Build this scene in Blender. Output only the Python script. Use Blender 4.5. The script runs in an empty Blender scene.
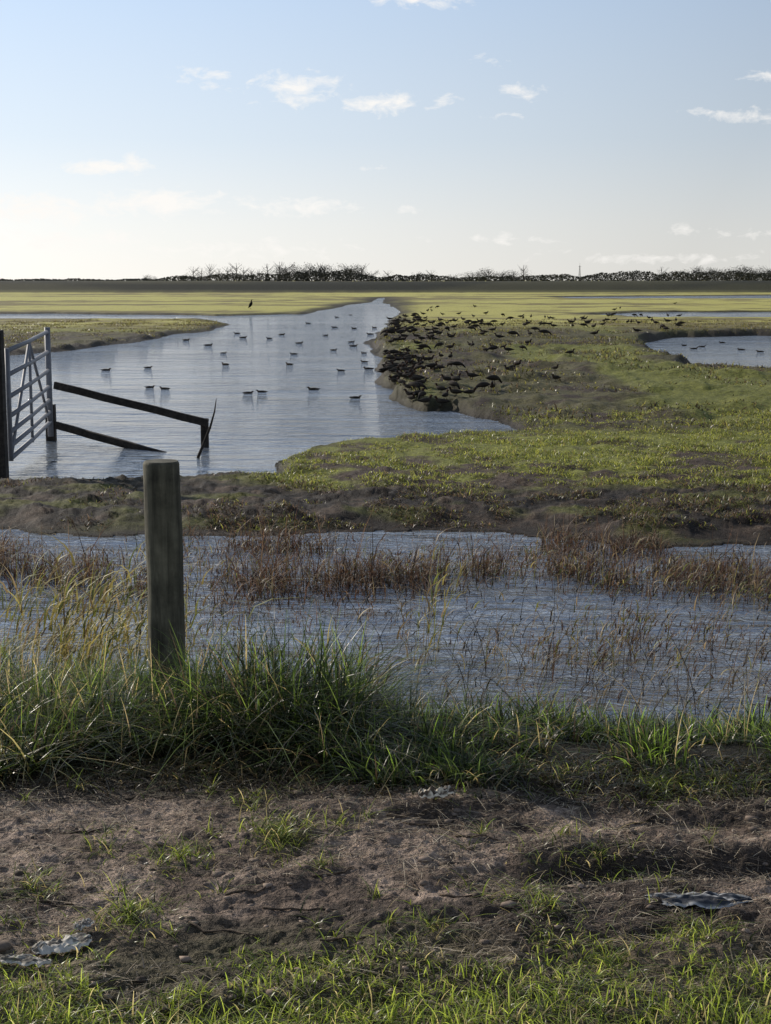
import bpy, math, numpy as np
from mathutils import Vector, Matrix
rng = np.random.default_rng(7)
scene = bpy.context.scene
# ------------------------------------------------------------------ survey
F = 1500.0; CZ = 1.65; PITCH = math.atan(232/F)
sp, cp = math.sin(PITCH), math.cos(PITCH)
WZ = -0.55
def W(px, py, z=WZ):
    u=(px-385.5)/F; v=(512-py)/F
    dy=cp+v*sp; dz=-sp+v*cp
    t=(z-CZ)/dz
    return (u*t, dy*t)
# ------------------------------------------------------------------ noise
def h2(ix,iy,seed):
    n=(ix*374761393+iy*668265263+seed*1442695041)&0xffffffff
    n=((n^(n>>13))*1274126177)&0xffffffff
    n=n^(n>>16)
    return n/4294967296.0
def vn(x,y,seed=0):
    x=np.asarray(x,float); y=np.asarray(y,float)
    ix=np.floor(x).astype(np.int64); iy=np.floor(y).astype(np.int64)
    fx=x-ix; fy=y-iy
    fx=fx*fx*(3-2*fx); fy=fy*fy*(3-2*fy)
    a=h2(ix,iy,seed); b=h2(ix+1,iy,seed); c=h2(ix,iy+1,seed); d=h2(ix+1,iy+1,seed)
    return (a*(1-fx)+b*fx)*(1-fy)+(c*(1-fx)+d*fx)*fy
def fbm(x,y,o=4,seed=0):
    s=0; a=0.5; t=0
    for i in range(o):
        s=s+a*vn(x*2**i+17.3*i,y*2**i-9.1*i,seed+i); t+=a; a*=0.5
    return s/t
def ss(a,b,x):
    t=np.clip((x-a)/(b-a),0,1); return t*t*(3-2*t)
# ------------------------------------------------------------------ water outlines
channel=[W(*p) for p in [(-500,482),(20,486),(120,484),(282,480),(272,466),(296,453),(345,446),(430,440),(525,435),(500,421),(440,412),
 (402,405),(378,386),(385,362),(366,342),(385,326),(399,313),(394,307),(388,302),(385,298),(381,298),(374,302),(350,305),(322,310),(300,314),(225,316),(60,314),(-500,315),
 (-500,320),(205,320),(224,325),(200,332),(130,343),(60,351),(0,356),(-500,372)]]
pool=[W(*p) for p in [(650,343),(680,338),(771,335),(1100,334),(1100,382),(771,377),(700,373),(672,362)]]
strip1=[W(*p) for p in [(560,297),(771,295.5),(1100,295),(1100,299.5),(580,299)]]
strip2=[W(*p) for p in [(585,315),(640,312.5),(1100,312),(1100,319.5),(640,318)]]
ditch_far=[W(*p) for p in [(-600,531),(-100,531),(0,530),(100,536),(240,536),(330,533),(410,530),(480,531),(560,540),(650,548),(771,545),(1300,547)]]
ditch=ditch_far+[(14,7.0),(1,7.05),(-0.3,7.1),(-1,7.5),(-14,7.7)]
polys=[channel,pool,strip1,strip2,ditch]
def sdf(x,y,poly):
    x=np.asarray(x,float);y=np.asarray(y,float)
    d=np.full(x.shape,1e18); ins=np.zeros(x.shape,bool)
    n=len(poly)
    for i in range(n):
        ax,ay=poly[i]; bx,by=poly[(i+1)%n]
        ex,ey=bx-ax,by-ay
        wx,wy=x-ax,y-ay
        t=np.clip((wx*ex+wy*ey)/(ex*ex+ey*ey+1e-12),0,1)
        dd=(wx-ex*t)**2+(wy-ey*t)**2
        d=np.minimum(d,dd)
        c=((ay>y)!=(by>y))&(x<(bx-ax)*(y-ay)/((by-ay) if by!=ay else 1e-12)+ax)
        ins^=c
    d=np.sqrt(d)
    return np.where(ins,-d,d)
def landd(x,y):
    a=0.014*np.minimum(y,80)
    f=1/(0.22+0.016*y)
    wx=x+(fbm(x*f,y*f,5,3)-.5)*2*a; wy=y+(fbm(x*f,y*f,5,23)-.5)*2.6*a
    d=np.full(np.shape(x),1e9)
    for p in polys: d=np.minimum(d,sdf(wx,wy,p))
    return d
def height(x,y,d=None,fine=True):
    x=np.asarray(x,float);y=np.asarray(y,float)
    if d is None: d=landd(x,y)
    near=ss(9.0,8.0,y)
    hn=WZ+(0-WZ)*ss(0,2.0,d)
    track=ss(5.1,4.7,y)
    hn=hn+track*((fbm(x*1.3,y*2.2,3,5)-.5)*0.05)
    if fine:
        hn=hn+track*((fbm(x*7,y*11,5,8)-.5)*0.050*(.3+1.4*vn(x*1.7,y*2.5,10)) + (fbm(x*28,y*40,3,9)-.5)*0.020)
    rut=np.exp(-((y-(4.02+0.10*x))/0.10)**2)*ss(0.1,0.6,x)*0.07+np.exp(-((y-(4.45-0.05*x))/0.08)**2)*ss(-0.2,0.3,x)*0.02
    hn=hn-rut*track
    top=-0.44+0.0*y
    wd=0.20+0.006*y+.55*ss(16,14,y)*(1-near)
    hum=(fbm(x*.8,y*.8,4,31)-.5)*0.06+(fbm(x*3,y*3,4,33)-.5)*0.09*ss(80,30,y)+(fbm(x*7,y*9,4,35)-.5)*.09*ss(20,15,y)
    pen=ss(20,24,y)*ss(75,45,y)
    hum=hum+pen*(np.maximum(fbm(x*1.1,y*0.9,4,41)-.48,0)*0.4)+ss(24,28,y)*ss(80,60,y)*ss(-1,0,x)*.13
    hf=WZ+(top-WZ+hum)*ss(0,1,d/wd)
    h=hn*near+hf*(1-near)
    h=np.where(d<0, WZ-0.35*ss(0,1,-d/0.8)-0.02, h)
    h=np.where((d>=0)&(h<WZ+.012*ss(0,.1,d)),WZ+.012+(fbm(x*6,y*6,2,36)-.5)*.02,h)
    bank=ss(250,259,y)*ss(275,266,y)
    h=h+bank*(1.95+ (vn(x*.02,y*0,77)-.5)*.3)
    return h
# ------------------------------------------------------------------ helpers
def mesh_np(name,V,Q,mat=None,col=None,smooth=True,tri=False):
    V=np.ascontiguousarray(V,np.float32); Q=np.ascontiguousarray(Q,np.int32)
    k=Q.shape[1]
    me=bpy.data.meshes.new(name)
    me.vertices.add(len(V)); me.vertices.foreach_set("co",V.ravel())
    me.loops.add(Q.size); me.loops.foreach_set("vertex_index",Q.ravel())
    me.polygons.add(len(Q)); me.polygons.foreach_set("loop_start",np.arange(0,Q.size,k,dtype=np.int32))
    me.update(calc_edges=True)
    if smooth: me.polygons.foreach_set("use_smooth",np.ones(len(Q),bool))
    if col is not None:
        a=me.color_attributes.new("Col",'FLOAT_COLOR','POINT')
        c=np.ones((len(V),4),np.float32); c[:,:3]=col
        a.data.foreach_set("color",c.ravel())
    if mat: me.materials.append(mat)
    me.update()
    return me
def add(name,me,label=None,category=None,kind=None,group=None,parent=None,loc=None):
    o=bpy.data.objects.new(name,me); scene.collection.objects.link(o)
    if label:o["label"]=label
    if category:o["category"]=category
    if kind:o["kind"]=kind
    if group:o["group"]=group
    if parent:o.parent=parent
    if loc is not None:o.location=loc
    return o
def nmat(name):
    m=bpy.data.materials.new(name); m.use_nodes=True
    nt=m.node_tree; b=nt.nodes["Principled BSDF"]; return m,nt,b
def L(nt,a,b): nt.links.new(a,b)
def noise(nt,co,scale,detail=4,rough=.55,dist=0):
    n=nt.nodes.new("ShaderNodeTexNoise"); n.inputs["Scale"].default_value=scale; n.inputs["Detail"].default_value=detail
    n.inputs["Roughness"].default_value=rough; n.inputs["Distortion"].default_value=dist
    if co is not None: nt.links.new(co,n.inputs["Vector"])
    return n.outputs["Fac"]
def mrange(nt,v,a,b,c,d):
    n=nt.nodes.new("ShaderNodeMapRange"); nt.links.new(v,n.inputs[0])
    for i,x in enumerate((a,b,c,d)): n.inputs[i+1].default_value=x
    return n.outputs[0]
def math_(nt,op,a,b=None,c=None):
    n=nt.nodes.new("ShaderNodeMath"); n.operation=op
    for i,x in enumerate((a,b,c)):
        if x is None: continue
        if hasattr(x,"links"): nt.links.new(x,n.inputs[i])
        else: n.inputs[i].default_value=x
    return n.outputs[0]
def scalecol(nt,colout,fac):
    n=nt.nodes.new("ShaderNodeVectorMath"); n.operation='SCALE'
    nt.links.new(colout,n.inputs[0]); nt.links.new(fac,n.inputs["Scale"]); return n.outputs[0]
def bump(nt,h,strength,dist,prev=None):
    n=nt.nodes.new("ShaderNodeBump"); n.inputs["Strength"].default_value=strength; n.inputs["Distance"].default_value=dist
    nt.links.new(h,n.inputs["Height"])
    if prev is not None: nt.links.new(prev,n.inputs["Normal"])
    return n.outputs[0]
def mapped(nt,tc,s,rot=0):
    m=nt.nodes.new("ShaderNodeMapping"); m.inputs["Scale"].default_value=s; m.inputs["Rotation"].default_value=(0,0,rot)
    nt.links.new(tc,m.inputs[0]); return m.outputs[0]
# ------------------------------------------------------------------ materials
gm,nt,b=nmat("earth_and_turf")
tc=nt.nodes.new("ShaderNodeTexCoord").outputs["Object"]
at=nt.nodes.new("ShaderNodeAttribute"); at.attribute_name="Col"
n1=noise(nt,tc,14,5,.68); n2=noise(nt,tc,90,3,.65); n4=noise(nt,mapped(nt,tc,(14,60,20),.15),1.0,3,.6,.8)
f=math_(nt,'MULTIPLY',mrange(nt,n1,.3,.7,.5,1.45),mrange(nt,n2,.3,.7,.5,1.5))
f=math_(nt,'MULTIPLY',f,mrange(nt,n4,.3,.7,.72,1.28))
L(nt,scalecol(nt,at.outputs["Color"],f),b.inputs["Base Color"])
b1=bump(nt,n1,.9,.045); b2=bump(nt,n2,1.0,.016,b1); b3=bump(nt,n4,.5,.012,b2)
L(nt,b3,b.inputs["Normal"])
b.inputs["Roughness"].default_value=.75; b.inputs["Specular IOR Level"].default_value=.14

wm,nt,b=nmat("rippled_water")
tc=nt.nodes.new("ShaderNodeTexCoord").outputs["Object"]
w0=noise(nt,mapped(nt,tc,(.50,1.2,1),.15),1.0,2,.55,.6)
w1=noise(nt,mapped(nt,tc,(1.9,4.8,1),.2),1.0,3,.6,1.0)
w2=noise(nt,mapped(nt,tc,(6.0,14,1),-.2),1.0,3,.6,.9)
w3=noise(nt,mapped(nt,tc,(.12,.3,1)),1.0,2,.5)
gust=mrange(nt,w3,.35,.65,.65,1.25)
hh=math_(nt,'ADD',math_(nt,'MULTIPLY',w1,1.15),math_(nt,'MULTIPLY',w2,.36))
hh=math_(nt,'ADD',hh,math_(nt,'MULTIPLY',w0,3.4))
hh=math_(nt,'MULTIPLY',hh,gust)
L(nt,bump(nt,hh,1.0,.085),b.inputs["Normal"])
b.inputs["Base Color"].default_value=(.12,.135,.15,1); b.inputs["Roughness"].default_value=.06; b.inputs["IOR"].default_value=3.9

def blade_mat(name,trans=.45,rough=.55):
    m=bpy.data.materials.new(name); m.use_nodes=True; nt=m.node_tree; nt.nodes.clear()
    out=nt.nodes.new("ShaderNodeOutputMaterial"); at=nt.nodes.new("ShaderNodeAttribute"); at.attribute_name="Col"
    p=nt.nodes.new("ShaderNodeBsdfPrincipled"); p.inputs["Roughness"].default_value=rough; p.inputs["Specular IOR Level"].default_value=.35
    t=nt.nodes.new("ShaderNodeBsdfTranslucent"); mx=nt.nodes.new("ShaderNodeMixShader"); mx.inputs[0].default_value=trans
    L(nt,at.outputs["Color"],p.inputs["Base Color"])
    v=nt.nodes.new("ShaderNodeValue"); v.outputs[0].default_value=2.3
    L(nt,scalecol(nt,at.outputs["Color"],v.outputs[0]),t.inputs["Color"])
    L(nt,p.outputs[0],mx.inputs[1]); L(nt,t.outputs[0],mx.inputs[2]); L(nt,mx.outputs[0],out.inputs[0])
    return m
grass_m=blade_mat("grass_blade",.45,.38)
reed_m=blade_mat("dry_reed",.22,.6)
def attr_mat(name,rough=.7,bs=60,bd=.002,spec=.1):
    m,nt,b=nmat(name); tc=nt.nodes.new("ShaderNodeTexCoord").outputs["Object"]
    at=nt.nodes.new("ShaderNodeAttribute"); at.attribute_name="Col"
    n=noise(nt,tc,bs,4); L(nt,scalecol(nt,at.outputs["Color"],mrange(nt,n,.3,.7,.8,1.2)),b.inputs["Base Color"])
    L(nt,bump(nt,n,.5,bd),b.inputs["Normal"]); b.inputs["Roughness"].default_value=rough; b.inputs["Specular IOR Level"].default_value=spec; return m
feather_m=attr_mat("feathers",.8,80,.002,.05)
tree_m=attr_mat("far_foliage",1,.5,.05,0)
def wood(name,c1,c2,axis=(30,30,2.0)):
    m,nt,b=nmat(name); tc=nt.nodes.new("ShaderNodeTexCoord").outputs["Object"]
    g=noise(nt,mapped(nt,tc,axis),1.0,6,.65,.6); g2=noise(nt,tc,7,5,.65)
    r=nt.nodes.new("ShaderNodeMix"); r.data_type='RGBA'; L(nt,mrange(nt,g,.35,.65,0,1),r.inputs[0])
    r.inputs[6].default_value=(*c1,1); r.inputs[7].default_value=(*c2,1)
    L(nt,scalecol(nt,r.outputs[2],mrange(nt,g2,.3,.7,.4,1.4)),b.inputs["Base Color"])
    L(nt,bump(nt,g,.9,.008),b.inputs["Normal"]); b.inputs["Roughness"].default_value=.85; b.inputs["Specular IOR Level"].default_value=.2; return m
post_m=wood("weathered_post_wood",(.045,.042,.030),(.13,.12,.085))
dark_m=wood("dark_wet_timber",(.014,.012,.010),(.04,.034,.028),(30,2,30))
twig_m=wood("twig_bark",(.05,.036,.025),(.14,.10,.07),(60,60,60))
galv,nt,b=nmat("galvanised_steel")
tc=nt.nodes.new("ShaderNodeTexCoord").outputs["Object"]; g=noise(nt,tc,25,4)
r=nt.nodes.new("ShaderNodeMix"); r.data_type='RGBA'; L(nt,g,r.inputs[0]); r.inputs[6].default_value=(.08,.083,.095,1); r.inputs[7].default_value=(.20,.205,.225,1)
L(nt,r.outputs[2],b.inputs["Base Color"]); b.inputs["Metallic"].default_value=.2; b.inputs["Roughness"].default_value=.6

# ------------------------------------------------------------------ terrain
ys=np.concatenate([np.linspace(1.0,2.7,30,endpoint=False),np.linspace(2.7,5.3,330,endpoint=False),np.linspace(5.3,8.2,90,endpoint=False),
   np.geomspace(8.2,60,370,endpoint=False),np.geomspace(60,300,190,endpoint=False),np.geomspace(300,6000,40)])
tcn=np.concatenate([-np.geomspace(3.0,.262,50,endpoint=False),np.linspace(-.26,.26,560),np.geomspace(.262,3.0,50)])
T,Y=np.meshgrid(tcn,ys)
X=T*(Y+1.2)
D=landd(X,Y); H=height(X,Y,D)
def mixc(a,b,t): return a*(1-t[...,None])+b*t[...,None]
def C(*c): return np.array(c,float)
n_a=fbm(X*.5,Y*.5,4,51); n_b=fbm(X*2.5,Y*2.5,4,52); n_c=fbm(X*.05,Y*.10,4,53)*.6+fbm(X*.4,Y*.3,4,63)*.4; n_d=fbm(X*7,Y*7,3,54)
col=np.zeros(X.shape+(3,))
def B(c): return np.broadcast_to(C(*c),col.shape)
mud=(.115,.080,.056); darkmud=(.030,.022,.016)
midg=(.20,.205,.042); olive=(.095,.085,.034); farg=(.44,.40,.11)
mid=mixc(B(midg),B(mud)*.65,ss(.53,.65,n_b*.5+n_a*.5))
belt=ss(15.9,14.9,Y+(n_a-.5)*3.0-.25*ss(1,3,X))
leftm=ss(-1.0,-2.0,X+(n_a-.5)*1.5)*ss(22,19,Y)
mudc=mixc(B(mud)*.8,B(darkmud)*.8,ss(.34,.52,n_b*.4+n_d*.6))
mudc=mixc(mudc,B(midg)*.6,ss(.58,.70,fbm(X*1.3,Y*2.2,3,58))*.7)
mid=mixc(mid,mudc,np.maximum(belt,leftm*.95))
pen=mixc(B(olive),B(mud)*.5,ss(.46,.60,n_a*.4+n_b*.6))
pen=mixc(pen,B(midg)*.8,ss(.53,.66,fbm(X*.35,Y*.16,4,57)))
col=mixc(mid,pen,ss(20.0,22.0,Y+(n_a-.5)*2))
farc=mixc(B(farg),B((.20,.165,.06)),ss(.46,.59,n_c))
col=mixc(col,farc,ss(55,78,Y+(n_c-.5)*20))
edge=ss(1.0,0.0,D/(0.30+0.018*Y))
col=mixc(col,B(darkmud)*.7,edge*.95*(Y<240))
trk=mixc(B((.30,.225,.172)),B((.125,.090,.067)),ss(.38,.56,n_b*.35+n_d*.65))
trk=mixc(trk,B((.042,.031,.023)),ss(.53,.62,fbm(X*1.3,Y*3.0,5,59))*.8)
trk=mixc(trk,B((.038,.029,.022)),np.exp(-((Y-(4.02+0.10*X))/0.15)**2)*ss(0.1,0.6,X)*.85)  # dark band along the rut: shade painted into the track colour
trk=mixc(trk,B((.07,.062,.03)),ss(3.75,3.4,Y+(n_b-.5)*.5)*.7)
trk=mixc(trk,B((.055,.040,.027)),ss(4.45,4.8,Y+(n_b-.5)*.5)*.6)
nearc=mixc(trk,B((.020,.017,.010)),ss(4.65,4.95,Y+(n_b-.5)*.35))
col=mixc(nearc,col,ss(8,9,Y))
dk=ss(249,252,Y)*ss(290,280,Y)
col=mixc(col,mixc(B((.03,.03,.018)),B((.065,.06,.03)),ss(.45,.6,fbm(X*.03,Y*.5,3,60))),dk)
nr,nc=X.shape
idx=np.arange(nr*nc).reshape(nr,nc)
Q=np.stack([idx[:-1,:-1],idx[:-1,1:],idx[1:,1:],idx[1:,:-1]],-1).reshape(-1,4)
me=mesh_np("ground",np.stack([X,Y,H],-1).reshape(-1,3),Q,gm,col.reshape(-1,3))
add("ground",me,"muddy track, grassy bank and flat grazing marsh running out to a flood bank","ground","structure")
me=mesh_np("water",np.array([[-900,6,WZ],[900,6,WZ],[900,246,WZ],[-900,246,WZ]]),np.array([[0,1,2,3]]),wm,smooth=False)
add("water",me,"wind-rippled silvery blue water filling the ditch, channel and pools","water","structure")

# ------------------------------------------------------------------ blades
def blades(P,h,w,lean,col,segs=4,az=None,leanaz=None,tipcol=1.25,rootcol=.5):
    n=len(P); P=np.asarray(P,float)
    if az is None: az=rng.uniform(0,2*np.pi,n)
    if leanaz is None: leanaz=rng.uniform(0,2*np.pi,n)
    h=np.broadcast_to(h,(n,)); w=np.broadcast_to(w,(n,)); lean=np.broadcast_to(lean,(n,))
    side=np.stack([np.cos(az),np.sin(az),0*az],-1); ld=np.stack([np.cos(leanaz),np.sin(leanaz),0*az],-1)
    V=[];Cc=[]
    for s in range(segs+1):
        t=s/segs
        z=h*(t-0.45*np.minimum(lean,1.6)*t**2.2)
        c=P+ld*(h*lean*t**1.8)[:,None]; c[:,2]+=z
        ww=(w*(1-t**1.5)+.0006)[:,None]*.5
        V.append(c-side*ww);V.append(c+side*ww)
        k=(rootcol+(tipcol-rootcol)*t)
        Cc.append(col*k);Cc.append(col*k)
    V=np.stack(V,1).reshape(-1,3); Cc=np.stack(Cc,1).reshape(-1,3)
    m=2*(segs+1); base=(np.arange(n)*m)[:,None,None]
    q=np.array([[2*s,2*s+1,2*s+3,2*s+2] for s in range(segs)])[None]
    return V,(base+q).reshape(-1,4),Cc
def merge(parts):
    V=[];Q=[];Cc=[];o=0
    for v,q,c in parts:
        V.append(v);Q.append(q+o);Cc.append(c);o+=len(v)
    return np.concatenate(V),np.concatenate(Q),np.concatenate(Cc)
def roots(x,y,sink=.01):
    z=height(x,y); return np.stack([x,y,z-sink],-1)
def pal(n,cols,p):
    cols=np.array(cols); k=rng.choice(len(cols),n,p=p)
    return cols[k]*rng.uniform(.6,1.4,(n,1))
GREEN=[(.034,.052,.011),(.09,.125,.022),(.012,.019,.006),(.22,.175,.075),(.055,.040,.024)]
def bankgrass():
    parts=[]
    n=54000
    x=rng.uniform(-2.9,2.9,n); y=rng.uniform(4.7,6.75,n)
    cl=fbm(x*3.4,y*3.0,3,61); tus=fbm(x*1.5,y*1.1,2,64)
    left=ss(.12,-.18,x)
    fr=4.90-.10*(1-left)
    dark=np.exp(-((x+.48)/.28)**2-((y-5.6)/.45)**2)
    keep=((cl>.38+.02*(1-left))|(dark>.5)) & (y+(vn(x*4,y*0,62)-.5)*.45>fr) & ((rng.random(n)<.68+.32*left)) & ((y<6.1)|(left>.3)|(rng.random(n)<.3))
    x=x[keep];y=y[keep];cl=cl[keep];left=left[keep];tus=tus[keep];dark=dark[keep];n=len(x)
    P=roots(x,y)
    h=(.06+.09*left*ss(4.9,5.6,y)+.13*rng.random(n)*(.50+.62*left))*(.35+1.3*cl)*(.45+1.1*tus)*(1-.08*ss(-1.0,-1.6,x))+dark*.10*rng.random(n)
    h*=1-.35*ss(5.2,4.8,y)
    c=pal(n,GREEN,[.36,.15,.38,.05,.06])
    pl=ss(-1.0,-1.5,x)[:,None]*(rng.random((n,1))<.20)
    c=c*(1-pl)+pl*pal(n,[(.26,.21,.09),(.15,.16,.04)],[.5,.5])
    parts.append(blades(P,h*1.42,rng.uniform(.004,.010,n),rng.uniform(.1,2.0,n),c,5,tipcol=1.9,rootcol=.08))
    m=2000; x=rng.uniform(-2.9,2.9,m); y=rng.uniform(4.9,6.6,m); k=(rng.random(m)<.5+.5*ss(.2,-.3,x)); x=x[k];y=y[k];m=len(x)
    parts.append(blades(roots(x,y),rng.uniform(.15,.42,m)*(.7+.3*ss(.2,-.3,x)),rng.uniform(.002,.004,m),np.abs(rng.normal(.4,1.0,m)),pal(m,[(.28,.22,.11),(.13,.095,.055),(.05,.05,.025)],[.3,.33,.37]),7))
    m=8000; x=rng.uniform(-2.8,2.8,m); y=4.92+rng.normal(0,.11,m)-.06*ss(0,.5,x)
    parts.append(blades(roots(x,y),rng.uniform(.04,.12,m),rng.uniform(.003,.007,m),rng.uniform(.6,2.2,m),pal(m,[(.020,.017,.009),(.05,.038,.022),(.032,.045,.012),(.22,.17,.08)],[.46,.25,.22,.07]),4,leanaz=rng.normal(-1.5,.9,m)))
    for k in range(52):
        cx=rng.uniform(.0,2.3); cy=rng.uniform(4.75,6.2); m=int(rng.integers(40,120)); r=rng.uniform(.025,.07)
        x=cx+rng.normal(0,r,m); y=cy+rng.normal(0,r,m); hh_=rng.uniform(.07,.18)
        a=np.arctan2(y-cy,x-cx)+rng.normal(0,.8,m); br=rng.random()<.45
        parts.append(blades(roots(x,y),hh_*rng.uniform(.4,1.4,m),rng.uniform(.004,.009,m),rng.uniform(.1,1.2,m),pal(m,[(.12,.18,.025),(.045,.065,.016),(.015,.022,.008),(.24,.20,.09)],[.50,.28,.14,.08] if br else [.12,.36,.45,.07]),4,leanaz=a,tipcol=1.8,rootcol=.12))
    return merge(parts)
V,Q,Cc=bankgrass()
add("bank_grass",mesh_np("bank_grass",V,Q,grass_m,Cc),"rank dark green grass tussocks lining the ditch bank","grass","stuff")
def trackgrass():
    parts=[]
    n=42000; x=rng.uniform(-1.6,1.6,n); y=rng.uniform(2.6,3.9,n)
    k=(fbm(x*4.5,y*4.5,4,71)+ss(3.8,3.15,y)*.36)>.68
    x=x[k];y=y[k];n=len(x)
    parts.append(blades(roots(x,y),rng.uniform(.015,.075,n)*(.6+.7*ss(3.5,3.1,y)),rng.uniform(.002,.0055,n),rng.uniform(.1,1.7,n),pal(n,[(.18,.23,.03),(.28,.33,.05),(.035,.05,.014),(.35,.29,.13)],[.32,.30,.24,.14]),4,tipcol=1.5,rootcol=.18))
    spots=[(280,838,.13,520),(180,860,.13,220),(130,915,.15,280),(600,850,.16,190),(545,915,.12,160),(700,935,.1,200),(430,925,.1,110),(250,800,.1,80),(100,850,.1,60),(660,790,.14,240),(720,785,.15,300),(30,890,.1,90),(560,780,.2,240),(460,778,.2,200),(620,960,.2,220),(330,960,.2,200)]
    for _ in range(36): spots.append((rng.uniform(0,771),rng.uniform(790,930),rng.uniform(.02,.07),int(rng.integers(8,35))))
    for (px,py,r,m) in spots:
        cx,cy=W(px,py,0)
        a=rng.uniform(0,2*np.pi,m); rr=r*np.abs(rng.normal(0,.6,m))
        x=cx+np.cos(a)*rr;y=cy+np.sin(a)*rr*1.2
        parts.append(blades(roots(x,y),rng.uniform(.02,.085,m),rng.uniform(.002,.0048,m),rng.uniform(.3,1.8,m),pal(m,[(.12,.16,.025),(.20,.23,.035),(.04,.05,.017),(.33,.27,.12)],[.37,.23,.24,.16]),4,tipcol=1.5,rootcol=.2))
    return merge(parts)
V,Q,Cc=trackgrass()
add("track_grass",mesh_np("track_grass",V,Q,grass_m,Cc),"short bright grass tufts growing through the trodden mud","grass","stuff")
def turf():
    parts=[]
    n=170000; y=rng.uniform(12.8,24,n); x=rng.uniform(-1,1,n)*(y*.31)
    d=landd(x,y)
    tuf=fbm(x*2.2,y*2.2,4,81)
    brf=ss(15.9,14.9,y+(fbm(x*.5,y*.5,4,51)-.5)*3-.25*ss(1,3,x))
    g=(d>.14)&(tuf>.36+.13*brf)&((x>-1.6)|(rng.random(n)<.3))
    x=x[g];y=y[g];brf=brf[g];tuf=tuf[g];n=len(x); z=height(x,y)
    P=np.stack([x,y,z-.008],-1); br=np.maximum(brf,ss(-1.2,-1.8,x))[:,None]
    isb=rng.random((n,1))<br*.9
    c=np.where(isb,pal(n,[(.10,.10,.03),(.12,.08,.05),(.04,.03,.018)],[.22,.38,.40]),pal(n,[(.18,.20,.038),(.28,.28,.055),(.07,.08,.018),(.18,.13,.06)],[.40,.28,.20,.12]))
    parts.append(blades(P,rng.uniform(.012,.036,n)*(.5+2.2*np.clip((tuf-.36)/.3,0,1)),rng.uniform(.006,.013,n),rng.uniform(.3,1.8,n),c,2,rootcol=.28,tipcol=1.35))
    n=130000; y=np.sqrt(rng.uniform(21**2,80**2,n)); x=rng.uniform(-.31,.31,n)*y
    d=landd(x,y); tf=fbm(x*.9,y*.7,4,82); g=(d>.25)&(tf>.46)
    x=x[g];y=y[g];tf=tf[g];n=len(x); z=height(x,y)
    P=np.stack([x,y,z-.01],-1)
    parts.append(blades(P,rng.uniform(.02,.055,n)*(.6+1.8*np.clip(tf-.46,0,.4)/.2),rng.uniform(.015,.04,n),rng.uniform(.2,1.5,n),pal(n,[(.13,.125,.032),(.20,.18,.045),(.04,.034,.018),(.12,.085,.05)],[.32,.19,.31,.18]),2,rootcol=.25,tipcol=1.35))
    return merge(parts)
V,Q,Cc=turf()
add("marsh_turf",mesh_np("marsh_turf",V,Q,grass_m,Cc),"grazed tussocky turf on the marsh flats","grass","stuff")
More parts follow.
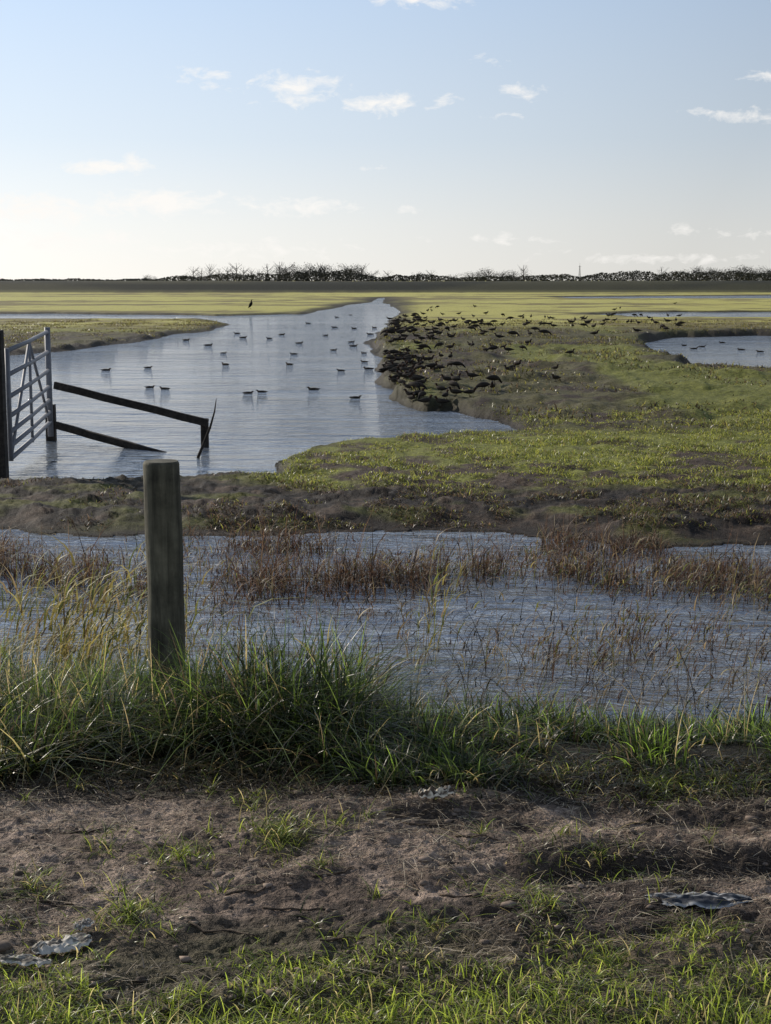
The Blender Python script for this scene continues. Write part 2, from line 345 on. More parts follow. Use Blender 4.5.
def reeds():
    parts=[]
    RED=[(.105,.053,.030),(.16,.098,.052),(.026,.017,.012),(.26,.20,.11),(.09,.09,.03)]
    n=90000; y=rng.uniform(7.4,12.9,n); x=rng.uniform(-1,1,n)*y*.31
    row=np.exp(-((y-(10.9+.25*np.sin(x*1.4)))/.62)**2)+.9*np.exp(-((y-(12.3+.2*np.sin(x*2.4)))/.35)**2)*ss(.35,.5,vn(x*1.1,y*0,95))
    pat=fbm(x*3.6,y*2.6,4,91)
    dens=np.minimum(row,1)*ss(.30,.56,pat)*.56+.13*ss(.50,.64,fbm(x*1.8,y*3,4,93))
    k=rng.random(n)<dens
    x=x[k];y=y[k];n=len(x); rw=np.minimum(row[k],1)
    P=np.stack([x,y,np.full(n,WZ-.03)],-1)
    hh=rng.gamma(2.2,.056,n)*(.30+.95*rw)+.04
    parts.append(blades(P,hh,rng.uniform(.004,.010,n),np.abs(rng.normal(0,.6,n)),pal(n,RED,[.40,.20,.31,.05,.04]),3,rootcol=.2))
    m=n//2; P2=P[:m].copy(); P2[:,2]+=rng.uniform(.03,.15,m)
    parts.append(blades(P2,hh[:m]*.8,.007,rng.uniform(.8,2.6,m),pal(m,RED,[.28,.27,.26,.13,.06]),4))
    def stems(x,y,hmin,hmax,cols,pr,lean=.35,leaf=3,w=1.0):
        n=len(x); P=roots(x,y); P[:,2]=np.maximum(P[:,2],WZ-.02)
        h=rng.uniform(hmin,hmax,n); la=rng.normal(0,.9,n); ln=np.abs(rng.normal(0,lean,n))
        c=pal(n,cols,pr)
        parts.append(blades(P,h,rng.uniform(.003,.005,n)*w,ln,c,7,leanaz=la))
        for j in range(leaf):
            t=rng.uniform(.3,.9,n)
            Pj=P+np.stack([np.cos(la),np.sin(la),0*la],-1)*(h*ln*t**1.8)[:,None]; Pj[:,2]+=h*(t-.45*np.minimum(ln,1.6)*t**2.2)
            parts.append(blades(Pj,h*rng.uniform(.15,.35,n),rng.uniform(.006,.011,n)*w,rng.uniform(.5,1.7,n),pal(n,cols,pr)*1.1,4,leanaz=la+rng.normal(0,.8,n)))
    YEL=[(.32,.26,.075),(.17,.18,.04),(.24,.17,.085),(.08,.09,.03)]
    m=200; stems(rng.uniform(-2.6,-1.02,m),rng.uniform(6.7,8.0,m),.40,.95,YEL,[.3,.3,.2,.2],.6)
    m=80; stems(rng.normal(-1.55,.20,m),rng.uniform(7.0,7.8,m),.6,1.0,YEL,[.45,.2,.25,.1],.5,4,1.2)
    m=35; stems(rng.uniform(-1.0,.1,m),rng.uniform(6.4,7.6,m),.35,.7,YEL,[.3,.2,.3,.2],.6)
    m=16; stems(rng.normal(.24,.06,m),rng.uniform(8.3,8.9,m),.5,.85,YEL,[.3,.3,.2,.2],.25)
    m=480; stems(rng.uniform(-.2,2.8,m),rng.uniform(6.0,9.6,m),.10,.50,[(.10,.075,.045),(.026,.021,.016),(.24,.18,.09)],[.33,.53,.14],1.4,1,1.0)
    m=340; x=rng.uniform(-.3,2.5,m); y=rng.uniform(6.0,8.8,m)
    P=roots(x,y); P[:,2]=np.maximum(P[:,2],WZ-.02)
    parts.append(blades(P,rng.uniform(.30,.80,m),rng.uniform(.003,.005,m),rng.uniform(.4,2.1,m),pal(m,[(.022,.018,.014),(.22,.17,.09)],[.76,.24]),10,leanaz=rng.normal(0,.9,m)+np.pi*(rng.random(m)<.4)))
    for cx,cy,mm in [(2.0,10.6,130),(2.5,10.2,130),(1.1,10.9,90),(-1.6,10.9,90),(3.0,9.4,80),(.4,11.2,90),(1.6,9.0,90),(.9,8.4,60),(-.4,11,70),(1.3,8.2,60),(2.0,7.9,50)]:
        stems(rng.normal(cx,.28,mm),rng.normal(cy,.20,mm),.10,.40,YEL+[(.10,.055,.034)],[.06,.10,.2,.14,.50],1.0,2)
    return merge(parts)
V,Q,Cc=reeds()
add("reed_bed",mesh_np("reed_bed",V,Q,reed_m,Cc),"dead brown and straw reeds standing in the ditch water","reeds","stuff")
n=30000; x=rng.uniform(-1.6,1.6,n); y=rng.uniform(2.8,4.98,n); k=fbm(x*2,y*4,3,97)+.14*ss(4.4,4.9,y)>.45; x=x[k];y=y[k];n=len(x)
P=roots(x,y,-.004)
V,Q,Cc=blades(P,.009,rng.uniform(.0010,.0036,n),rng.gamma(1.6,2.6,n),pal(n,[(.30,.24,.16),(.045,.034,.026),(.54,.46,.33)],[.35,.44,.21]),2,leanaz=rng.normal(0,1.1,n)+np.pi*rng.integers(0,2,n))
V[:,2]=np.maximum(V[:,2],height(V[:,0],V[:,1])+.002)
p2=blades(roots(x[:4000],y[:4000]),rng.uniform(.008,.032,4000),.003,rng.uniform(.5,2.5,4000),pal(4000,[(.26,.20,.13),(.06,.045,.03)],[.4,.6]),3)
V,Q,Cc=merge([(V,Q,Cc),p2])
add("straw_litter",mesh_np("straw_litter",V,Q,reed_m,Cc),"bits of dry straw and stalk trodden into the mud","straw","stuff")
# ------------------------------------------------------------------ primitives
def tube(path,radii,seg=10,closed=True,noise_amp=0,flat=1.0):
    path=[Vector(p) for p in path]; V=[];Q=[]
    n=len(path)
    for i,p in enumerate(path):
        t=(path[min(i+1,n-1)]-path[max(i-1,0)]).normalized()
        ref=Vector((0,0,1)) if abs(t.z)<.9 else Vector((0,1,0))
        a=t.cross(ref).normalized(); bb=a.cross(t).normalized()
        r=radii[i]; ra,rb=(r if isinstance(r,tuple) else (r,r))
        for k in range(seg):
            an=2*math.pi*k/seg
            jj=1+noise_amp*(math.sin(k*2.3+i*1.7)*.5+math.sin(k*5.1-i*.9)*.5)
            V.append(p+a*math.cos(an)*ra*jj+bb*math.sin(an)*rb*jj)
    Fc=[]
    for i in range(n-1):
        for k in range(seg):
            Fc.append((i*seg+k,i*seg+(k+1)%seg,(i+1)*seg+(k+1)%seg,(i+1)*seg+k))
    Fc.append(tuple(range(seg))[::-1]); Fc.append(tuple((n-1)*seg+k for k in range(seg)))
    return V,Fc
def pyd(name,V,Fc,mat,smooth=True,cols=None):
    me=bpy.data.meshes.new(name); me.from_pydata([tuple(v) for v in V],[],Fc); me.materials.append(mat)
    if smooth:
        me.polygons.foreach_set("use_smooth",[len(p.vertices)<=4 for p in me.polygons])
    if cols is not None:
        a=me.color_attributes.new("Col",'FLOAT_COLOR','POINT')
        for i,c in enumerate(cols): a.data[i].color=(*c,1)
    me.update(); return me
def join(lst):
    V=[];Fc=[]
    for v,f in lst:
        o=len(V); V+=list(v); Fc+=[tuple(i+o for i in q) for q in f]
    return V,Fc
def beam(a,b,w,h,bev=.006):
    a=Vector(a);b=Vector(b); t=(b-a).normalized(); s=t.cross(Vector((0,0,1)))
    if s.length<.01: s=Vector((1,0,0))
    s.normalize(); u=s.cross(t).normalized()
    prof=[(-w/2+bev,-h/2),(w/2-bev,-h/2),(w/2,-h/2+bev),(w/2,h/2-bev),(w/2-bev,h/2),(-w/2+bev,h/2),(-w/2,h/2-bev),(-w/2,-h/2+bev)]
    V=[];ns=6
    for i in range(ns+1):
        p=a.lerp(b,i/ns)+u*(.004*math.sin(i*2.1))
        for x,y in prof: V.append(p+s*x+u*y)
    Fc=[]
    for i in range(ns):
        for k in range(8): Fc.append((i*8+k,i*8+(k+1)%8,(i+1)*8+(k+1)%8,(i+1)*8+k))
    Fc.append(tuple(range(8))[::-1]); Fc.append(tuple(ns*8+k for k in range(8)))
    return V,Fc
# ------------------------------------------------------------------ near post
px_,py_=-.905,6.0
zb=float(height(np.array([px_]),np.array([py_]))[0])
hp=.93-zb
path=[];rad=[]
for i in range(15):
    t=i/14; path.append((.008*math.sin(t*3),0,-.15+t*(hp+.15-.012))); rad.append(.0745*(1+.02*math.sin(i*1.3)))
path.append((.008*math.sin(3),0,hp)); rad.append(.068)
V,Fc=tube(path,rad,28,noise_amp=.012)
o=add("fence_post",pyd("fence_post",V,Fc,post_m,True),"thick round weathered timber post standing in bank grass","fence post",loc=(px_,py_,zb))
# ------------------------------------------------------------------ gate
def E(name,loc,label,cat):
    o=bpy.data.objects.new(name,None); scene.collection.objects.link(o); o.location=loc; o["label"]=label;o["category"]=cat; o.empty_display_size=.2; return o
A=Vector((-4.27,17.0,0)); Bv=Vector((-4.57,20.4,0))
zA=float(height(np.array([A.x]),np.array([A.y]))[0]); 
gate=E("field_gate",(A.x,A.y,zA),"dull grey galvanised bar gate beside dark timber posts","gate")
org=Vector((A.x,A.y,zA))
def G(p,z): return Vector((p.x,p.y,z))-org
zt,zl=.86,-.36
for v in (tube([G(A,zl-.03),G(A,zt+.03)],[.028,.028],10),tube([G(Bv,zl-.10),G(Bv,zt+.16)],[.040,.040],10)):
    add("gate_stile",pyd("gate_stile",v[0],v[1],galv),parent=gate)
zs=[zl,zl+.14,zl+.30,zl+.48,zl+.70,zl+.95,zt]
for i,z in enumerate(zs):
    V,Fc=tube([G(A,z),G(A.lerp(Bv,.5),z+.04),G(Bv,z+.10)],[.028]*3,8)
    add("gate_bar",pyd("gate_bar",V,Fc,galv),parent=gate)
Mv=A.lerp(Bv,.5)
for p,q in ((G(A,zl),G(Mv,zt+.03)),(G(Bv,zl+.05),G(Mv,zt+.03)),(G(Mv,zl),G(Mv,zt+.03))):
    V,Fc=tube([p,q],[.020]*2,8); add("gate_brace",pyd("gate_brace",V,Fc,galv),parent=gate)
def tpost(x,y,ztop,w,label,m=dark_m):
    z0=float(height(np.array([x]),np.array([y]))[0])
    V,Fc=beam((0,0,-.4),(0,0,ztop-z0),w,w,.012)
    return add("gate_post",pyd("gate_post",V,Fc,m,False),label,"gate post",loc=(x,y,z0))
tpost(-4.34,16.75,1.10,.17,"dark square timber gate post carrying the hinges")
tpost(-4.48,17.25,.82,.16,"short dark timber post behind the gate hinge")
tpost(-4.63,20.7,-.05,.13,"low dark timber stump beside the gate foot")
P0=Vector((-4.55,20.75,0)); x1,y1=W(205,447); P1=Vector((x1,y1,0))
rf=E("rail_fence",(x1,y1,WZ),"broken dark timber rails sloping down into the water","fence")
o0=Vector((x1,y1,WZ))
V,Fc=beam(Vector((P1.x,P1.y,-.95))-o0,Vector((P1.x,P1.y,-.17))-o0,.10,.10,.01)
add("post",pyd("post",V,Fc,dark_m,False),parent=rf)
V,Fc=beam(Vector((P0.x,P0.y-.1,.22))-o0,Vector((P1.x+.05,P1.y-.08,-.22))-o0,.05,.10)
add("rail",pyd("rail",V,Fc,dark_m,False),parent=rf)
x2,y2=W(166,452)
V,Fc=beam(Vector((P0.x,P0.y-.1,-.33))-o0,Vector((x2,y2,-.60))-o0,.05,.10)
add("rail",pyd("rail",V,Fc,dark_m,False),parent=rf)
bx,by=W(196,458)
pts=[(0,0,-.15),(.03,0,.02),(.10,0,.18),(.18,.02,.38),(.24,.02,.58),(.265,.02,.74)]
V,Fc=tube(pts,[.020,.020,.018,.015,.010,.004],8,noise_amp=.08)
add("branch",pyd("branch",V,Fc,dark_m),"bare curved dark branch sticking up from the water","branch",loc=(bx,by,WZ))
# ------------------------------------------------------------------ birds
def birdmesh(name,spine,cols,legs=None,bodycol=(.09,.075,.06)):
    pts=[(x,0,z) for x,z,_,_ in spine]; rad=[(a,b_) for _,_,a,b_ in spine]
    V,Fc=tube(pts,rad,10); cc=[]
    for i in range(len(spine)): cc+= [cols[i]]*10
    if legs:
        for sx,sy in legs:
            v,f=tube([(sx,sy,.12),(sx-.015,sy,.08),(sx+.005,sy,.012),(sx+.055,sy,.004)],[.014,.008,.007,.012],6)
            o=len(V);V+=v;Fc+=[tuple(i+o for i in q) for q in f];cc+=[(.05,.04,.03)]*len(v)
    me=pyd(name,V,Fc,feather_m,True,cc); return me
G1=(.028,.024,.020);G2=(.042,.035,.028);HD=(.035,.020,.014);BL=(.04,.045,.05);WH=(.08,.07,.06);BK=(.010,.010,.010)
duck_sw=birdmesh("duck",[(-.27,.055,.006,.004),(-.20,.047,.045,.022),(-.13,.040,.080,.045),(-.05,.034,.105,.060),(.04,.030,.105,.062),(.11,.034,.082,.052),(.145,.050,.050,.040),(.156,.070,.036,.032),(.165,.088,.036,.032),(.185,.102,.034,.030),(.21,.100,.022,.020),(.235,.093,.013,.008),(.257,.088,.010,.003)],
  [BK,BK,WH,G1,G1,G2,G2,HD,HD,HD,BL,BL,BK])
goose_gr=birdmesh("goose",[(-.27,.17,.008,.004),(-.20,.17,.04,.02),(-.14,.17,.07,.05),(-.04,.17,.09,.072),(.07,.165,.09,.07),(.15,.15,.06,.05),(.195,.13,.040,.036),(.225,.105,.030,.028),(.245,.08,.028,.026),(.265,.055,.028,.026),(.285,.038,.018,.018),(.30,.022,.010,.008),(.308,.012,.006,.003)],
  [BK,G1,G1,G1,G1,G2,G1,BK,BK,BK,BK,BK,BK],[(0.0,.035),(.02,-.035)])
duck_st=birdmesh("duck",[(-.23,.12,.006,.004),(-.17,.12,.034,.018),(-.10,.12,.06,.042),(-.03,.125,.078,.058),(.05,.13,.078,.06),(.11,.142,.058,.05),(.138,.168,.038,.038),(.15,.195,.030,.030),(.162,.22,.031,.032),(.185,.235,.028,.027),(.205,.231,.018,.016),(.23,.224,.012,.007),(.247,.220,.008,.003)],
  [BK,BK,G1,G1,G1,G2,G2,HD,HD,HD,BL,BL,BK],[(0.0,.03),(.01,-.03)])
def put(name,me,x,y,z,rot,s,label,cat,group):
    o=add(name,me,label,cat,group=group,loc=(x,y,z)); o.rotation_euler=(0,0,rot); o.scale=(s,s,s); return o
sw=[(108,371),(145,374),(160,389),(190,341),(210,348),(222,353),(247,390),(262,392),(313,391),(357,396),(300,356),(330,351),(365,353),(340,373),(285,336),(310,326),(340,326),(365,336),(268,341),(240,336),(225,368),(285,367),(152,389),(350,346),(373,372),(378,378),(232,331),(330,319),(355,316),(320,336),(352,330),(378,330),(300,345),(366,362),(372,383),(361,356),(371,349),(345,341)]
for px,py in sw:
    x,y=W(px+rng.normal(0,5),py+rng.normal(0,2))
    if float(landd(np.array([x]),np.array([y]))[0])>-.2: continue
    put("duck",duck_sw,x,y,WZ-.006,rng.choice([0,math.pi])+rng.normal(0,.5),rng.uniform(.46,.60)*(1 if y<50 else 1.15),"small dark duck swimming on the rippled channel","duck","ducks swimming on the water")
for px,py in [(684,346),(694,349),(702,347),(741,350),(760,352),(722,343)]:
    x,y=W(px,py); put("duck",duck_sw,x,y,WZ-.006,rng.choice([0,math.pi])+rng.normal(0,.5),.55,"small dark duck swimming on the pale pool","duck","ducks swimming on the water")
cand=[]
for _ in range(210):
    py=rng.uniform(316,406); px=380+rng.gamma(1.3,18)+(4 if py<350 else 0)+(16 if py>388 else 0); cand.append((px,py))
for _ in range(120):
    cand.append((rng.uniform(400,700),rng.normal(320,7)))
for _ in range(50):
    cand.append((400+rng.gamma(1.5,50),rng.uniform(326,400)))
rng.shuffle(cand)
xs=np.array([W(px,py,-.32)[0] for px,py in cand]); yy=np.array([W(px,py,-.32)[1] for px,py in cand])
dd=landd(xs,yy); hh_=height(xs,yy,dd); cnt=0
for i in range(len(cand)):
    if dd[i]<.12 or yy[i]>200 or yy[i]<15 or cnt>290: continue
    cnt+=1
    k=rng.random(); s0=rng.uniform(.58,.76)*(1 if yy[i]<45 else 1.2)
    ro=rng.choice([0,math.pi])+rng.normal(0,.8)
    if k<.2: put("goose",goose_gr,xs[i],yy[i],hh_[i]+.01,ro,s0,"dark goose grazing head down on marsh turf","goose","wildfowl feeding on the turf")
    else: put("duck",duck_st,xs[i],yy[i],hh_[i]+.005,ro,s0,"small dark duck standing on marsh turf","duck","wildfowl feeding on the turf")
corm=birdmesh("cormorant",[(-.20,.10,.02,.008),(-.14,.18,.05,.03),(-.08,.28,.09,.08),(-.02,.42,.11,.10),(.02,.56,.09,.085),(.04,.66,.05,.05),(.03,.75,.035,.035),(.04,.83,.032,.032),(.07,.88,.036,.034),(.12,.885,.02,.018),(.18,.88,.01,.008)],[BK]*11,[(-.04,.05),(-.03,-.05)])
x,y=W(251,309,-.42); z=float(height(np.array([x]),np.array([y]))[0])
o=add("cormorant",corm,"black upright cormorant standing on the channel bank","bird",loc=(x,y,z)); o.rotation_euler=(0,0,-.3); o.scale=(1.1,1.4,.78)
# ------------------------------------------------------------------ far trees
def quads(P,size,colr):
    n=len(P); a=rng.normal(size=(n,3)); a/=np.linalg.norm(a,axis=1)[:,None]; b_=rng.normal(size=(n,3)); b_=np.cross(a,b_); b_/=np.linalg.norm(b_,axis=1)[:,None]
    s=np.broadcast_to(size,(n,))[:,None]
    V=np.stack([P-a*s-b_*s*.6,P+a*s-b_*s*.6,P+a*s+b_*s*.6,P-a*s+b_*s*.6],1).reshape(-1,3)
    Q=np.arange(4*n).reshape(-1,4); return V,Q,np.repeat(colr,4,axis=0)
def crown(seed,hgt,wid,n,base):
    r=np.random.default_rng(seed); P=[]
    for _ in range(11):
        c=np.array([r.normal(0,wid*.24),r.normal(0,wid*.24),hgt*r.uniform(.30,.86)]); P.append(c+r.normal(size=(n//11,3))*np.array([wid*.12,wid*.12,hgt*.08]))
    P=np.concatenate(P); return quads(P,r.uniform(.05,.12,len(P)),np.array(base)*r.uniform(.7,1.3,(len(P),1)))
def limb(seed,h,w):
    r=np.random.default_rng(seed); parts=[tube([(0,0,-.3),(.05,0,h*.3),(-.05,.05,h*.6),(0,0,h*.93)],[.20,.14,.08,.02],7)]
    for i in range(22):
        z=h*r.uniform(.2,.7); a=r.uniform(0,6.28); l=w*r.uniform(.3,.55)
        parts.append(tube([(0,0,z),(math.cos(a)*l*.5,math.sin(a)*l*.5,z+l*.45),(math.cos(a)*l,math.sin(a)*l,z+l*1.0)],[.07,.045,.015],5))
    V,Fc=join(parts); return V,Fc
hazed_bark=(.09,.082,.078)  # trunk grey lightened, distance haze put into the colour
kinds=[]
for i,(hh0,w0,nn) in enumerate([(6.5,4.5,900),(7.5,5.0,1000),(5.5,5.0,1000),(8,4.5,360)]):
    v,f=limb(100+i,hh0,w0); tm=pyd("trunk",v,f,tree_m,True,[hazed_bark]*len(v))
    v,q,c=crown(200+i,hh0,w0,nn,(.075,.073,.062) if i<3 else (.12,.108,.098)); cm=mesh_np("crown",v,q,tree_m,c,False)  # bare crowns paler grey, haze painted into their colour
    kinds.append((tm,cm))
def dirx(px,y): return (px-385.5)/F*y/cp*1.0
tl=[(153,470),(161,480)]+[(p,430+rng.uniform(-20,30)) for p in (190,198,206,214,223,231,240,247,255,262,270)]+[(p,420+rng.uniform(-10,30)) for p in (282,288,292,300,305,309,318,322,326,335,344,348,352,362,372)]+[(p,450) for p in (388,402,416,430,452,470,479,486,497,510,520,541)]+[(p,420) for p in (592,605,618,628,641,655,662,668,676,684,692,699,707,714,721,728,735,741,748,755,762,768,776,785)]+[(p,430) for p in (-40,-90,830,880)]
for px,yd in tl:
    k=3 if (188<px<275 or rng.random()<.25) else int(rng.integers(0,3))
    tm,cm=kinds[k]; s=rng.uniform(.46,.74)+(.22 if 195<px<275 else 0)+(.26 if 275<px<365 else 0)+(.14 if 470<px<525 else 0)+(.24*max(0,min(1,(px-640)/60)))
    if px<165: s*=.8
    t=E("tree",(dirx(px,yd),yd,-.4),"bare wispy tree on the skyline" if k==3 else "small dark tree on the skyline behind the flood bank","tree")
    t["group"]="trees along the skyline"; t.scale=(s*1.25,s*1.25,s); t.rotation_euler=(0,0,rng.uniform(0,6.28))
    for nm,mm in (("trunk",tm),("crown",cm)): add(nm,mm,parent=t)
n=60000; yy_=rng.uniform(395,420,n); px=rng.uniform(-300,1100,n)
prof=1.1+1.6*fbm(px*.05,px*0,5,5)+2.1*ss(560,640,px)*fbm(px*.07,px*0,4,6)+1.3*ss(200,230,px)*ss(370,350,px)*fbm(px*.08,px*0,4,8)
prof*=1-.45*ss(190,150,px)
P=np.stack([(px-385.5)/F*yy_,yy_,-.4+rng.random(n)**.7*(prof+1.3)],-1)
V,Q,Cc=quads(P,rng.uniform(.10,.24,n),np.array([[.058,.056,.045]])*rng.uniform(.7,1.3,(n,1)))
add("hedgerow",mesh_np("hedgerow",V,Q,tree_m,Cc,False),"long dark hedge and scrub behind the flood bank","hedge","stuff")
def mast():
    parts=[]; w0,w1,h=1.1,.2,9.0
    for sx in (-1,1):
        for sy in (-1,1): parts.append(tube([(sx*w0/2,sy*w0/2,-.2),(sx*w1/2,sy*w1/2,h)],[.07,.05],5))
    for i in range(8):
        z=i*h/8; z2=(i+1)*h/8; a=(w0+(w1-w0)*z/h)/2; b_=(w0+(w1-w0)*z2/h)/2
        for sy in (-1,1):
            parts.append(tube([(-a,sy*a,z),(b_,sy*b_,z2)],[.03,.03],4)); parts.append(tube([(-a,sy*a,z),(a,sy*a,z+.001)],[.03,.03],4))
    parts.append(tube([(0,0,h-.2),(0,0,h+1.2)],[.04,.03],5)); parts.append(tube([(-.6,0,h-.5),(.6,0,h-.5)],[.05,.05],5))
    return join(parts)
v,f=mast(); o=add("radio_mast",pyd("radio_mast",v,f,dark_m,False),"slim dark lattice mast above the distant hedge","mast",loc=(dirx(575,500),500,-.4)); o.scale=(.75,)*3
# ------------------------------------------------------------------ litter
def scrap(name,lx,ly,seed,mat,hs,dark,pale,ragged=.5):
    """flat torn scrap: ragged outline, shallow creases, pale along the rim"""
    nx,ny=60,22; u,v=np.meshgrid(np.linspace(-1,1,nx),np.linspace(-1,1,ny))
    up=1-ragged*fbm(u*4+9,v*0,3,seed+9); lo=1-ragged*fbm(u*4-5,v*0,3,seed+19)
    env=np.sqrt(np.clip(1-np.abs(u)**2.6,0,1))
    yy=np.where(v>0,v*up,v*lo)*env
    x=u*lx/2*(1+.10*(fbm(u*0,v*5,2,seed)-.5)); y=yy*ly/2+.22*ly*(fbm(u*1.6,v*0,2,seed+1)-.5)
    cr=np.abs(fbm(u*3+v*.6,v*2.2,3,seed+2)-.5)*2
    z=.003+hs*cr*1.3+hs*.8*(1-v*v)*env
    pale_t=np.maximum(ss(.72,.95,np.abs(v)),ss(.50,.62,fbm(u*3,v*4,3,seed+4)))
    c=np.array(dark)+(np.array(pale)-np.array(dark))*pale_t[...,None]
    idx=np.arange(nx*ny).reshape(ny,nx); Q=np.stack([idx[:-1,:-1],idx[:-1,1:],idx[1:,1:],idx[1:,:-1]],-1).reshape(-1,4)
    return mesh_np(name,np.stack([x,y,z],-1).reshape(-1,3),Q,mat,c.reshape(-1,3))
plas=attr_mat("matted_scrap",.7,40,.001,.15)
def lay(name,me,px,py,rot,label,cat,dz=0):
    x,y=W(px,py,0); z=float(height(np.array([x]),np.array([y]))[0]); o=add(name,me,label,cat,loc=(x,y,z+dz)); o.rotation_euler=(0,0,rot); return o
lay("matted_wing",scrap("matted_wing",.28,.13,11,plas,.014,(.03,.033,.04),(.34,.34,.33),.55),699,905,-.10,"flat dark feathery scrap with pale edges on mud","feathers",.012)
lay("torn_scrap",scrap("torn_scrap",.15,.13,21,plas,.014,(.10,.09,.075),(.46,.43,.37),.7),62,947,.5,"crumpled pale torn scrap on trodden mud","litter",.012)
lay("torn_scrap",scrap("torn_scrap",.15,.07,31,plas,.010,(.10,.09,.075),(.44,.41,.35),.7),22,968,-.2,"dirty pale torn strip on trodden mud","litter",.012)
lay("torn_scrap",scrap("torn_scrap",.06,.06,35,plas,.010,(.14,.12,.10),(.46,.43,.37),.7),84,932,.9,"crumpled pale torn scrap on trodden mud","litter",.012)
lay("dead_leaf",scrap("dead_leaf",.12,.07,41,plas,.020,(.07,.05,.035),(.62,.55,.43),.6),437,804,.3,"curled dry pale leaf on mud","leaf",.014)
for i,(px,py,l,a) in enumerate([(410,812,.16,.4),(225,925,.2,-.3),(560,882,.22,.1),(410,885,.10,1.9),(330,870,.12,.6),(60,905,.14,-.2),(530,955,.13,2.0),(20,788,.18,.05),(480,835,.15,-.1),(640,820,.2,.2),(150,800,.17,-.15),(380,795,.22,.12),(350,940,.16,.3),(250,890,.14,.5),(470,900,.18,-.4),(90,830,.15,.2),(740,860,.2,.0),(425,818,.14,.1),(590,800,.2,.3),(300,905,.2,-.1)]):
    xx0,yy0=W(px,py,0); zz0=float(height(np.array([xx0]),np.array([yy0]))[0]); k=9; pts=[];rr=[]
    wob=rng.normal(0,.006,k).cumsum()
    for j in range(k):
        s_=(j/(k-1)-.5)*l; q0=(s_,wob[j]); gx=xx0+q0[0]*math.cos(a)-q0[1]*math.sin(a); gy=yy0+q0[0]*math.sin(a)+q0[1]*math.cos(a)
        pts.append((q0[0],q0[1],float(height(np.array([gx]),np.array([gy]))[0])-zz0+.003)); rr.append(.0038*(1-.6*j/(k-1)))
    V,Fc=tube(pts,rr,6,noise_amp=.15)
    lay("twig",pyd("twig",V,Fc,twig_m),px,py,a,"thin brown twig lying on mud","twig")["group"]="twigs on the track"
n=1200; x=rng.uniform(-1.6,1.6,n); y=rng.uniform(2.8,4.8,n); z=height(x,y)
ico=np.array([[0,0,1],[.9,0,.4],[.28,.85,.4],[-.72,.53,.4],[-.72,-.53,.4],[.28,-.85,.4],[.72,.53,-.4],[-.28,.85,-.4],[-.9,0,-.4],[-.28,-.85,-.4],[.72,-.53,-.4],[0,0,-1]])
fi=np.array([[0,1,2],[0,2,3],[0,3,4],[0,4,5],[0,5,1],[1,6,2],[2,7,3],[3,8,4],[4,9,5],[5,10,1],[6,7,2],[7,8,3],[8,9,4],[9,10,5],[10,6,1],[11,7,6],[11,8,7],[11,9,8],[11,10,9],[11,6,10]])
s=rng.gamma(2,.0025,n)+.0015
V=(ico[None]*rng.uniform(.6,1.3,(n,12,1))*s[:,None,None]*np.array([1.2,1,.6])+np.stack([x,y,z],-1)[:,None]).reshape(-1,3)
Q=(fi[None]+(np.arange(n)*12)[:,None,None]).reshape(-1,3)
cc=np.repeat(np.array([[.15,.115,.09]])*rng.uniform(.35,1.8,(n,1)),12,axis=0)
add("pebbles",mesh_np("pebbles",V,Q,attr_mat("stone",.8,80,.001),cc),"small stones and mud crumbs scattered on the track","pebbles","stuff")
# ------------------------------------------------------------------ light
SAZ,SEL=math.radians(-46),math.radians(24)
S=Vector((math.sin(SAZ)*math.cos(SEL),math.cos(SAZ)*math.cos(SEL),math.sin(SEL)))
sl=bpy.data.lights.new("sun","SUN"); sl.energy=5.0; sl.angle=math.radians(.5); sl.color=(1,.91,.78)
so=bpy.data.objects.new("sun",sl); scene.collection.objects.link(so); so.rotation_euler=S.to_track_quat('Z','Y').to_euler()
w=bpy.data.worlds.new("World"); scene.world=w; w.use_nodes=True; nt=w.node_tree
ST=.12
bg=nt.nodes["Background"]; bg.inputs["Strength"].default_value=ST
sky=nt.nodes.new("ShaderNodeTexSky"); sky.sky_type='NISHITA'; sky.sun_disc=False; sky.sun_elevation=SEL; sky.sun_rotation=SAZ
sky.air_density=1.0; sky.dust_density=.6; sky.ozone_density=1.5
g=nt.nodes.new("ShaderNodeTexCoord").outputs["Generated"]
sx=nt.nodes.new("ShaderNodeSeparateXYZ"); L(nt,g,sx.inputs[0])
rp=nt.nodes.new("ShaderNodeValToRGB"); L(nt,sx.outputs[2],rp.inputs[0])
stops=[(0,(.73,.725,.70)),(.035,(.67,.685,.69)),(.09,(.53,.60,.68)),(.19,(.40,.51,.67)),(.34,(.58,.65,.76)),(.62,(.22,.29,.42)),(1,(.13,.19,.33))]
cr=rp.color_ramp
while len(cr.elements)<len(stops): cr.elements.new(.5)
for e,(p,c) in zip(cr.elements,stops): e.position=p; e.color=(*c,1)
dt=nt.nodes.new("ShaderNodeVectorMath"); dt.operation='DOT_PRODUCT'; L(nt,g,dt.inputs[0]); dt.inputs[1].default_value=S
glow=mrange(nt,dt.outputs["Value"],.50,1.0,.97/ST,1.75/ST)
veil=scalecol(nt,rp.outputs[0],glow)
sm=nt.nodes.new("ShaderNodeMix"); sm.data_type='RGBA'; sm.inputs[0].default_value=.92; L(nt,sky.outputs[0],sm.inputs[6]); L(nt,veil,sm.inputs[7])
yc=math_(nt,'MAXIMUM',sx.outputs[1],.05)
az=math_(nt,'DIVIDE',sx.outputs[0],yc); el=math_(nt,'DIVIDE',sx.outputs[2],yc)
cmb=nt.nodes.new("ShaderNodeCombineXYZ"); L(nt,az,cmb.inputs[0]); L(nt,el,cmb.inputs[1])
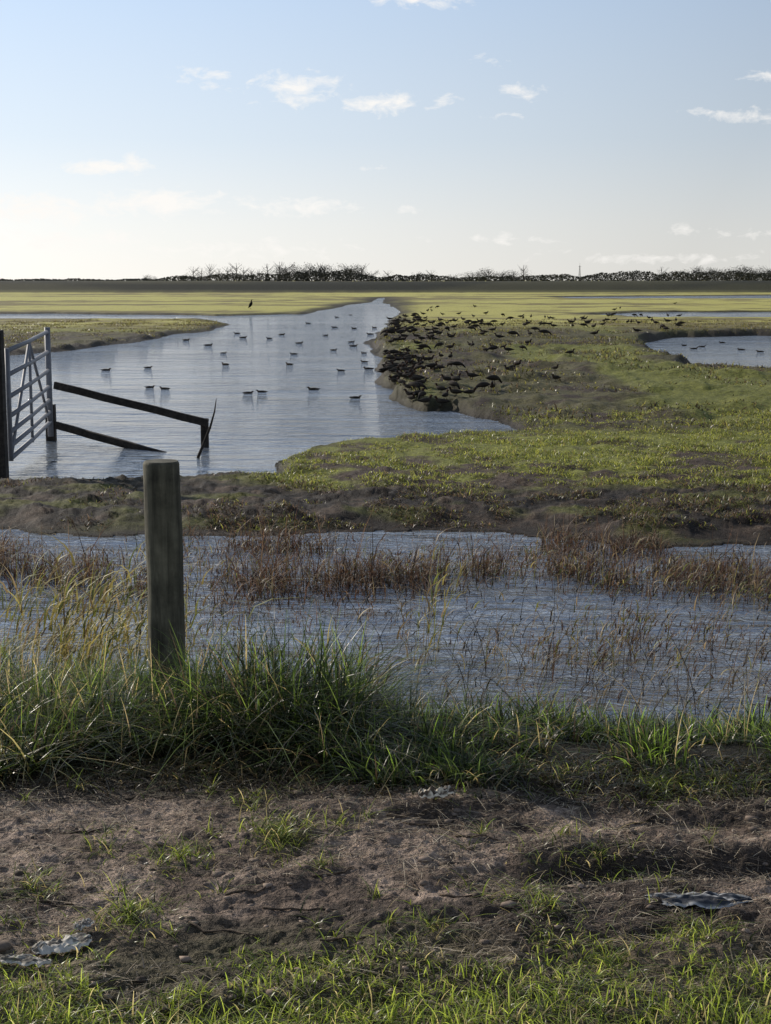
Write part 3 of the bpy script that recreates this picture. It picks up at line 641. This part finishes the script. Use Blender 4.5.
clouds=[(300,97,50,18,1.25),(385,110,46,13,1.2),(443,110,24,8,.85),(420,3,50,18,1.8),(270,-1,56,12,1.3),(212,86,34,11,1.0),(755,86,28,8,.95),(715,122,50,9,.95),(760,125,30,7,.8),(520,99,30,10,.75),(500,121,24,6,.55),(483,71,26,8,.5),
 (115,171,48,8,1.5),(140,168,18,11,1.3),(300,210,66,10,1.2),(30,212,100,16,1.5),(160,205,80,14,1.4),(374,172,16,5,1),(405,213,26,6,.8),(685,231,28,6,.85),(500,240,70,8,.75),(740,236,46,6,.75),(230,250,160,11,.85),(650,258,170,8,.55),(60,242,130,12,.95)]
nz=noise(nt,mapped(nt,cmb.outputs[0],(60,120,1)),1.0,6,.62,.4)
tot=None
for cx,cy,rx,ry,st in clouds:
    vm=nt.nodes.new("ShaderNodeVectorMath"); vm.operation='SUBTRACT'; L(nt,cmb.outputs[0],vm.inputs[0]); vm.inputs[1].default_value=((cx-385.5)/F,(280-cy)/F,0)
    vs=nt.nodes.new("ShaderNodeVectorMath"); vs.operation='MULTIPLY'; L(nt,vm.outputs[0],vs.inputs[0]); vs.inputs[1].default_value=(F/rx,F/ry,0)
    ln=nt.nodes.new("ShaderNodeVectorMath"); ln.operation='LENGTH'; L(nt,vs.outputs[0],ln.inputs[0])
    v=mrange(nt,ln.outputs["Value"],0,1.5,.5*st+.12,0)
    tot=v if tot is None else math_(nt,'MAXIMUM',tot,v)
m=math_(nt,'ADD',tot,math_(nt,'MULTIPLY',math_(nt,'SUBTRACT',nz,.5),1.6))
m=math_(nt,'MULTIPLY',mrange(nt,m,.30,.76,0,1),mrange(nt,tot,0,.15,0,1))
m=math_(nt,'MULTIPLY',m,.88)
mx=nt.nodes.new("ShaderNodeMix"); mx.data_type='RGBA'; L(nt,m,mx.inputs[0]); L(nt,sm.outputs[2],mx.inputs[6]); mx.inputs[7].default_value=(1.0/ST,.97/ST,.93/ST,1)
L(nt,mx.outputs[2],bg.inputs["Color"])
# ------------------------------------------------------------------ camera
cam=bpy.data.cameras.new("camera"); cam.sensor_fit='VERTICAL'; cam.sensor_height=24; cam.lens=24*F/1024; cam.clip_start=.05; cam.clip_end=9000
co=bpy.data.objects.new("camera",cam); scene.collection.objects.link(co); co.location=(0,0,CZ); co.rotation_euler=(math.pi/2-PITCH,0,0)
scene.camera=co
scene.view_settings.view_transform='Standard'; scene.view_settings.look='None'; scene.view_settings.exposure=0
